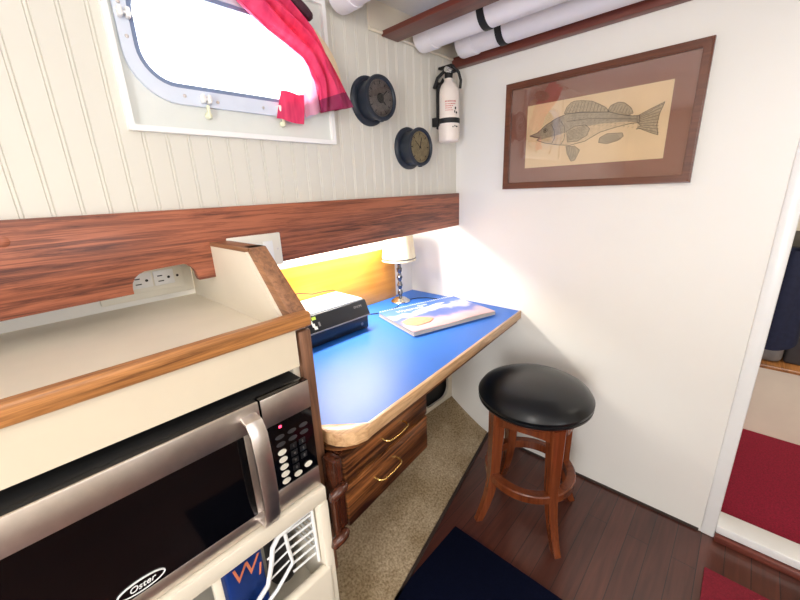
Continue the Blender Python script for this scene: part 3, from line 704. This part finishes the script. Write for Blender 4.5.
# ---- lamp
lp = thing('table_lamp', 'small lamp with cream shade in the desk corner', 'lamp', (1.372, 1.305, ZD))
LL = (1.372, 1.305, ZD)
build('base', B().lathe([(0, .0), (.05, .0), (.052, .006), (.047, .012), (.04, .014), (.033, .022), (.018, .028), (0, .03)], LL, 'Z', 36), M['chrome'], lp)
pf = []
for i in range(45):
    h = .025+.185*i/44
    r = .0115+.0030*math.sin(h*150)+.001*math.sin(h*420)
    pf.append((r, h))
build('stem', B().lathe([(0, .02)]+pf+[(.016, .212), (.018, .218), (.009, .225), (.008, .26), (0, .26)], LL, 'Z', 24), M['lampmetal'], lp)
build('shade', B().lathe([(.089, .228), (.090, .2285), (.074, .375), (.073, .375), (.089, .228)], LL, 'Z', 48), M['shade'], lp, label='cream fabric shade')
build('shade_band', B().lathe([(.0895, .238), (.0905, .2385), (.090, .244), (.0887, .244)], LL, 'Z', 48), M['lampmetal'], lp)
build('bulb', B().lathe([(0, .255), (.012, .257), (.013, .275), (.026, .30), (.028, .32), (.018, .34), (0, .345)], LL, 'Z', 20), M['gloss_white'], lp)

# ---- spiral bound book
# corners on the desk: (1.134,1.235) (1.028,.923) (1.483,.785) (1.567,1.119)
bc = Vector((1.303, 1.013, ZD+.0035)); brz = math.atan2(-.13, .44)
bk = thing('spiral_book', 'blue and pink spiral-bound chart book lying on the desk', 'book', bc, rz=brz)
W2, H2 = .228, .160
pg = B()
for k in range(6):
    o = [random.uniform(-.0015, .0015) for _ in range(4)]
    pg.grid(lambda u, v, k=k, o=o: Vector((-W2+.002+o[0]+(2*W2-.004+o[1])*u, -H2+o[2]+(2*H2-.012)*v, -.0006+.0031*k+.0014*math.sin(u*9+k*.3)*(1-v)*(k/5))), 40, 8, .0021)
build('pages', pg, M['paper_white'], bk, world=False)
cov = build('cover', B().grid(lambda u, v: Vector((-W2+2*W2*u, -H2+(2*H2-.01)*v, .0178+.0018*math.sin(u*9+1.5)*(1-v))), 50, 20, .0007), M['cover'], bk, world=False)
textmesh('title', 'Waterway', .036, M['gloss_white'], cov, Matrix.Translation((-.085, .096, .0200)), .0003, shear=.25)
textmesh('title', 'Guide', .024, M['gloss_white'], cov, Matrix.Translation((.0, .118, .0200)), .0003, shear=.25)
M['cover_peach'] = plain('peach print', rgb(206, 144, 110), .5, var=.1, scale=60)
M['cover_snow'] = plain('pale print', rgb(214, 212, 226), .5, var=.04, scale=60)
build('cover_picture', B().prism([(-.21, -.03), (-.15, -.005), (-.10, -.02), (-.06, -.07), (-.10, -.10), (-.17, -.11), (-.21, -.08)], XY, .0178, .0200), M['cover_peach'], cov, world=False, smooth=False)
build('cover_picture', B().prism([(-.10, .055), (-.02, .075), (.08, .10), (.12, .09), (.02, .045), (-.04, .03)], XY, .0178, .0198), M['cover_snow'], cov, world=False, smooth=False)
cb = B()
for k in range(34):
    x = -W2+.012+k*(2*W2-.024)/33
    cb.tube([(x+.001*math.sin(a), H2-.006+.0085*math.cos(a), .0092+.0110*math.sin(a)) for a in [2*PI*i/12 for i in range(12)]], .0011, 6, closed=True)
build('spiral_binding', cb, M['gloss_white'], bk, world=False, label='white coil binding')

# ================================================================== PICTURE
pc = thing('framed_picture', 'walnut framed fish engraving behind glass on the white bulkhead', 'picture', (XB, .5, 1.33))
PY0, PY1, PZ0, PZ1 = .163, .838, 1.329, 1.748
XP = XB
def sq(y0, y1, z0, z1): return [(y0, z0), (y1, z0), (y1, z1), (y0, z1)]
b = B().ring(sq(PY0, PY1, PZ0, PZ1), sq(PY0+.026, PY1-.026, PZ0+.026, PZ1-.026), YZ, XP-.026, XP-.001)
bmesh.ops.bevel(b.bm, geom=[e for e in b.bm.edges if e.calc_length() > .03], offset=.004, segments=2, affect='EDGES')
build('frame', b, M['frame_wood'], pc)
build('mat_board', B().box((XP-.011, PY0+.022, PZ0+.022), (XP-.006, PY1-.022, PZ1-.022)), M['matboard'], pc, smooth=False)
pp = build('print', B().box((XP-.0125, .250, 1.412), (XP-.0112, .742, 1.652)), M['print'], pc, smooth=False)
F = {'body' : [(0.727, 1.538), (0.696, 1.545), (0.662, 1.57), (0.623, 1.589), (0.581, 1.6), (0.527, 1.598), (0.465, 1.588), (0.432, 1.583), (0.398, 1.57), (0.358, 1.559), (0.335, 1.557), (0.333, 1.535), (0.363, 1.535), (0.409, 1.529), (0.458, 1.519), (0.507, 1.494), (0.562, 1.485), (0.611, 1.492), (0.662, 1.504), (0.696, 1.518), (0.684, 1.526)],
'spiny' : [(0.593, 1.602), (0.585, 1.623), (0.571, 1.636), (0.557, 1.64), (0.53, 1.637), (0.495, 1.629), (0.468, 1.614), (0.446, 1.6), (0.432, 1.583), (0.465, 1.587), (0.526, 1.596), (0.581, 1.599)],
'soft' : [(0.44, 1.587), (0.43, 1.604), (0.407, 1.611), (0.387, 1.605), (0.365, 1.586), (0.356, 1.568), (0.37, 1.563), (0.402, 1.571)],
'tail' : [(0.343, 1.556), (0.308, 1.572), (0.268, 1.588), (0.278, 1.554), (0.281, 1.52), (0.274, 1.488), (0.299, 1.499), (0.33, 1.515), (0.341, 1.514), (0.328, 1.525), (0.34, 1.536)],
'pect' : [(0.578, 1.538), (0.549, 1.552), (0.509, 1.551), (0.494, 1.536), (0.501, 1.515), (0.535, 1.497), (0.572, 1.498)],
'anal' : [(0.458, 1.484), (0.456, 1.5), (0.432, 1.511), (0.383, 1.508), (0.378, 1.496), (0.396, 1.484), (0.428, 1.477)],
'pelvic' : [(0.576, 1.483), (0.543, 1.48), (0.523, 1.464), (0.538, 1.429), (0.552, 1.426), (0.569, 1.455)]}
XF = XP-.0126
def flat(pts, h, t=.0003): return B().prism(pts, YZ, XF-h-t, XF-h)
def lines(b, L, w_=.0008, h=.0010):
    for pts in L:
        for (y0, z0), (y1, z1) in zip(pts, pts[1:]):
            d = Vector((y1-y0, z1-z0))
            if d.length < 1e-5: continue
            d.normalize(); n = Vector((-d.y, d.x))*w_
            b.prism([(y0-n.x, z0-n.y), (y1-n.x, z1-n.y), (y1+n.x, z1+n.y), (y0+n.x, z0+n.y)], YZ, XF-h-.0002, XF-h)
for k in ('spiny', 'soft', 'tail', 'anal', 'pelvic'):
    build('fish_fin', flat(F[k], .0003), M['fin'], pp, smooth=False)
fb = build('fish_body', flat(F['body'], .0005), M['fishbody'], pp, smooth=False)
build('fish_belly', flat([(.70, 1.515), (.66, 1.522), (.60, 1.53), (.53, 1.545), (.45, 1.548), (.37, 1.543), (.34, 1.536), (.363, 1.536), (.409, 1.530), (.458, 1.520), (.507, 1.495), (.562, 1.486), (.611, 1.493), (.662, 1.505)], .0007), M['fishbelly'], pp, smooth=False)
build('fish_fin', flat(F['pect'], .0009), M['fin'], pp, smooth=False)
b = B()
for k, pts in F.items(): lines(b, [pts+[pts[0]]], .0010 if k == 'body' else .0008, .0012)
for k in range(13):     # spines
    t = k/12; b0 = (.588-.15*t, 1.601-.016*t); lines(b, [[b0, (b0[0]-.012+.01*t, b0[1]+.038*math.sin(PI*(.2+.75*t)))]], .0006)
for k in range(9):      # tail rays
    t = k/8; lines(b, [[(.339, 1.553-.034*t), (.272+.006*math.sin(PI*t), 1.583-.088*t)]], .0006)
for k in range(8):
    t = k/7; lines(b, [[(.574, 1.535-.03*t), (.505+.01*t, 1.549-.04*t)]], .0005, .0014)
for k in range(7):
    t = k/6; lines(b, [[(.432-.06*t, 1.583-.016*t), (.42-.055*t, 1.607-.02*t)]], .0005)
    lines(b, [[(.452-.05*t, 1.500+.006*t), (.425-.04*t, 1.48+.006*t)]], .0005)
for k in range(5):
    t = k/4; lines(b, [[(.572-.03*t, 1.482), (.555-.018*t, 1.43+.01*t)]], .0005)
lines(b, [[(.603, 1.577), (.588, 1.555), (.583, 1.53), (.586, 1.508), (.597, 1.492)], [(.64, 1.57), (.626, 1.545), (.622, 1.52), (.632, 1.50)], [(.58, 1.573), (.5, 1.571), (.42, 1.559), (.342, 1.547)], [(.727, 1.537), (.70, 1.528), (.684, 1.526)]], .0009, .0014)
for k in range(16):     # scale strokes
    for j in range(5):
        y = .565-.014*k; z = 1.588-.009*j-.0012*k*k*.06-.001*k
        lines(b, [[(y, z), (y-.005, z+.003)]], .0004, .0014)
th = [2*PI*i/16 for i in range(17)]
lines(b, [[(.663+.008*math.cos(a), 1.551+.007*math.sin(a)) for a in th]], .0010, .0014)
b.prism([(.663+.004*math.cos(a), 1.551+.004*math.sin(a)) for a in th[:-1]], YZ, XF-.0018, XF-.0014)
build('fish_linework', b, M['ink'], pp, smooth=False)
build('glass', B().box((XP-.0188, PY0+.02, PZ0+.02), (XP-.0178, PY1-.02, PZ1-.02)), M['picglass'], pc, smooth=False)

# ================================================================== STOOL
sc = Vector((1.255, .498, 0)); ZS = .628
st = thing('bar_stool', 'backless wooden stool with round black leather seat by the bulkhead', 'stool', (sc.x, sc.y, 0))
R_ = .212
build('seat', B().lathe([(0, ZS), (R_*.35, ZS-.002), (R_*.62, ZS-.009), (R_*.82, ZS-.021), (R_*.94, ZS-.036), (R_, ZS-.055), (R_*.995, ZS-.066), (R_*.96, ZS-.074), (R_*.9, ZS-.078), (0, ZS-.078)], sc, 'Z', 64), M['leather'], st, label='black leather cushion')
build('seat_piping', B().lathe([(R_*.965, ZS-.083), (R_*.99, ZS-.079), (R_*.995, ZS-.073), (R_*.97, ZS-.07)], sc, 'Z', 64), M['leather'], st)
build('swivel_ring', B().lathe([(0, ZS-.078), (.175, ZS-.078), (.178, ZS-.084), (.178, ZS-.105), (.172, ZS-.112), (.0, ZS-.112)], sc, 'Z', 56), M['stool_wood'], st)
dirs = [math.atan2(.63-.505, 1.10-1.275), math.atan2(.327-.505, 1.15-1.275)]
dirs += [dirs[0]+PI, dirs[1]+PI]
ZT = ZS-.112
def leg_profile(z):    # radial distance of leg centre
    t = 1-z/ZT
    return .150+.012*t+.055*max(0, (t-.5)/.5)**2
for a in dirs:
    q = Vector((math.cos(a), math.sin(a), 0)); p = Vector((-q.y, q.x, 0))
    t = bmesh.new(); rings = []
    N = 16
    for i in range(N+1):
        z = ZT*(1-i/N); r = leg_profile(z); hw = .027-.013*(i/N); hd = .026-.011*(i/N)
        c = sc+q*r+Vector((0, 0, z))
        rings.append([t.verts.new(c+p*hw*cx+q*hd*cy) for cx, cy in ((-1, -.8), (-.8, -1), (.8, -1), (1, -.8), (1, .8), (.8, 1), (-.8, 1), (-1, .8))])
    for A, Q in zip(rings, rings[1:]):
        for k in range(8): l = (k+1) % 8; t.faces.new((A[k], A[l], Q[l], Q[k]))
    t.faces.new(rings[0]); t.faces.new(rings[-1][::-1]); bmesh.ops.recalc_face_normals(t, faces=t.faces[:])
    b = B(); b._add(t); build('leg', b, M['stool_wood'], st)
# arched aprons between legs
ds = sorted([a % (2*PI) for a in dirs])
for k in range(4):
    a0 = ds[k]; a1 = ds[(k+1) % 4]
    if a1 < a0: a1 += 2*PI
    def afn(u, v, a0=a0, a1=a1):
        # u along, v around section
        a = a0+(a1-a0)*u; lo = ZT-.028-.045*(abs(2*u-1)**2.2); s_ = [(0, 0), (1, 0), (1, 1), (0, 1), (0, 0)][int(round(v*4))]
        r = .140+.020*s_[0]; z = ZT if s_[1] else lo
        return Vector((sc.x+r*math.cos(a), sc.y+r*math.sin(a), z))
    build('apron', B().grid(afn, 18, 5), M['stool_wood'], st)
rr0 = leg_profile(.205)
build('foot_ring', B().lathe([(rr0-.016, .200), (rr0+.014, .200), (rr0+.018, .204), (rr0+.018, .232), (rr0+.014, .236), (rr0-.016, .236), (rr0-.016, .200)], sc, 'Z', 64), M['stool_wood'], st)

# ================================================================== FLOOR COVERINGS
def cfl(u, v):
    x = .392+1.205*u; yf = .534+.2195*x; zb = .155*min(1, max(.35, x/1.6+.05)) if x > 0 else .06
    y = yf+(1.128-yf)*v
    z = .012+(.135)*(v**1.25)
    return Vector((x, y, z))
b = B().grid(cfl, 40, 24)
b.grid(lambda u, v: Vector((cfl(u, 0).x, cfl(u, 0).y-.0006, .0005+.0115*v)), 40, 2)
tag(build('carpet', b, M['beige']), 'worn beige carpet running up the hull side under the desk', 'carpet')
tag(build('carpet_edging', B().prism([(.392, .534+.392*.2195-.012), (1.595, .534+1.595*.2195-.012), (1.595, .534+1.595*.2195-.001), (.392, .534+.392*.2195-.001)], XY, 0.0005, .009), M['brown_trim']), 'dark strip along the front edge of the beige carpet', 'strip')
tag(build('floor_mat', B().prism([(.25, .674), (.98, .674), (.985, -.3), (.25, -.3)], XY, .0005, .009, .003), M['navy']), 'dark navy mat on the planked floor in front of the stool', 'mat')
rm = tag(build('red_mat', B().prism([(.95, -.60), (1.426, -.60), (1.426, -.093), (.95, -.093)], XY, .0005, .008, .002), M['redmat']), 'small red mat on the planks before the doorway', 'mat')

# ================================================================== NEXT CABIN
struct('floor_cabin', B().box((XB+.06, -1.75, -.06), (3.2, .9, .04)), M['red'])
struct('wall_cabin', B().box((3.15, -1.75, .04), (3.2, .9, ZC)).box((XB+.06, .85, .04), (3.15, .9, ZC)).box((XB+.06, -1.75, .04), (3.15, -1.7, ZC)), M['cream'])
struct('ceiling_cabin', B().box((XB+.06, -1.75, ZC), (3.2, .9, ZC+.05)), M['cream'])
bn = thing('bench_locker', 'cream bench locker with wood capping beyond the doorway', 'bench', (2.6, -.5, .04))
build('locker', B().box((2.46, -1.6, .04), (3.12, .8, .41)), M['shelf'], bn, smooth=False)
build('capping', B().box((2.445, -1.6, .41), (3.12, .8, .43), .004), M['oak_edge'], bn)
tag(build('storage_case', B().box((2.52, -.70, .4305), (2.86, -.245, .80), .015, 3).box((2.515, -.66, .60), (2.523, -.27, .615), .002), M['grey_dark']), 'dark grey case standing on the bench beyond the doorway', 'case')
tag(build('folded_blanket', B().box((2.49, -.24, .4305), (2.8, -.02, .53), .03, 4).box((2.49, -.24, .529), (2.8, -.02, .60), .03, 4), M['grey_mid']), 'folded grey blanket on the bench beside the dark case', 'blanket')
def jk(u, v):
    a = 2*PI*u; return Vector((2.385+.05*math.sin(a)+.008*math.sin(5*a), -.175+.085*math.cos(a)*(.72+.28*v)*(1+.12*math.sin(3*a)), 1.02-.44*v+.03*math.sin(a)*v))
tag(build('hanging_jacket', B().grid(jk, 30, 16, .002, closed_u=True), M['navycloth']), 'navy garment hanging beside the doorway in the next cabin', 'jacket')
tag(build('upper_shelf', B().box((2.45, -1.2, 1.0), (3.15, .5, 1.025), .003), M['matte_black']), 'dark shelf edge seen through the doorway', 'shelf')

ol = thing('reflection_locker', 'unseen cream locker with oak top, added to reflect in the microwave', 'locker', (-.5, -1.2, 0))  # out of view, put in for the microwave front to reflect
build('locker', B().box((-1.3, -1.69, 0), (.22, -.72, .86), .004), M['cream'], ol)
build('locker_top', B().box((-1.3, -1.69, .86), (.24, -.70, .89), .004), M['oak_edge'], ol)
build('corner_post', B().box((.13, -.722, 0), (.225, -.705, .86), .003), M['gloss_white'], ol)  # added to give a bright stripe in the microwave reflection
# unseen ceiling dome, added as a source of fill light
dm = thing('fill_dome', 'unseen round white ceiling dome added as fill light', 'lamp', (-.05, -.05, ZC))
build('base', B().lathe([(0, 0), (.12, 0), (.12, .012), (.11, .02), (0, .02)], (-.05, -.05, ZC), 'Z', 40, mat=Matrix.Rotation(PI, 3, 'X')), M['gloss_white'], dm)
build('diffuser', B().lathe([(.105, .018), (.095, .04), (.06, .055), (0, .06)], (-.05, -.05, ZC), 'Z', 40, mat=Matrix.Rotation(PI, 3, 'X')), M['fill_dome_glow'], dm)

# ================================================================== LIGHT
def area(name, loc, rot, sx, sy, e, col=(1, 1, 1)):
    l = bpy.data.lights.new(name, 'AREA'); l.shape = 'RECTANGLE'; l.size = sx; l.size_y = sy; l.energy = e; l.color = col
    o = bpy.data.objects.new(name, l); COL.objects.link(o); o.location = loc; o.rotation_euler = rot
    return o
def point(name, loc, rad, e, col=(1, 1, 1)):
    l = bpy.data.lights.new(name, 'POINT'); l.shadow_soft_size = rad; l.energy = e; l.color = col
    o = bpy.data.objects.new(name, l); COL.objects.link(o); o.location = loc
    return o
area('tube_lamp', (1.0, 1.27, 1.247), (0, 0, 0), .44, .09, 13, (1, .94, .84))
area('daylight_counter_window', (.56, 1.16, 1.72), (-PI/2, 0, 0), .46, .2, 6, (.96, .98, 1))
point('fill_dome_light', (-.05, -.05, ZC-.12), .07, 9.5, (1, .96, .90))  # fill light from the added, unseen dome
area('fill_right_a', (.4, -1.78, 1.5), (PI/2, 0, 0), .55, .55, 8, (.97, .98, 1))  # fill through an added window out of view
area('fill_right_b', (-.5, -1.78, 1.5), (PI/2, 0, 0), .45, .55, 6.5, (.97, .98, 1))  # second fill, through the other added window
area('fill_companionway', (-1.8, -.42, 1.2), (0, -PI/2, 0), 1.3, .6, 42, (.98, .98, 1))  # strong fill on the bulkhead from an unseen opening behind the camera
area('cabin_fill', (2.2, -.6, 1.95), (0, 0, 0), .3, .3, 12, (1, .9, .76))  # unseen fill, added to light the next cabin
w = bpy.data.worlds.new('World'); SC.world = w; w.use_nodes = True
bg = w.node_tree.nodes['Background']; bg.inputs['Color'].default_value = (.93, .96, 1, 1); bg.inputs['Strength'].default_value = 3.0

# ================================================================== CAMERA
cam = bpy.data.cameras.new('camera'); co = bpy.data.objects.new('camera', cam); COL.objects.link(co)
r = Vector((0.6811224, -0.7310641, -0.04021892)); u = Vector((0.23702666, 0.16819509, 0.95683268)); f = Vector((0.69274139, 0.66125313, -0.28784312))
m = Matrix((r, u, -f)).transposed().to_4x4(); m.translation = Vector((0, 0, 1.344))
co.matrix_world = m
cam.sensor_fit = 'HORIZONTAL'; cam.sensor_width = 36; cam.lens = 365.262*36/800
cam.clip_start = .02
SC.camera = co
SC.view_settings.view_transform = 'Standard'; SC.view_settings.look = 'None'
SC.view_settings.exposure = 0; SC.view_settings.gamma = 1; SC.view_settings.use_curve_mapping = False
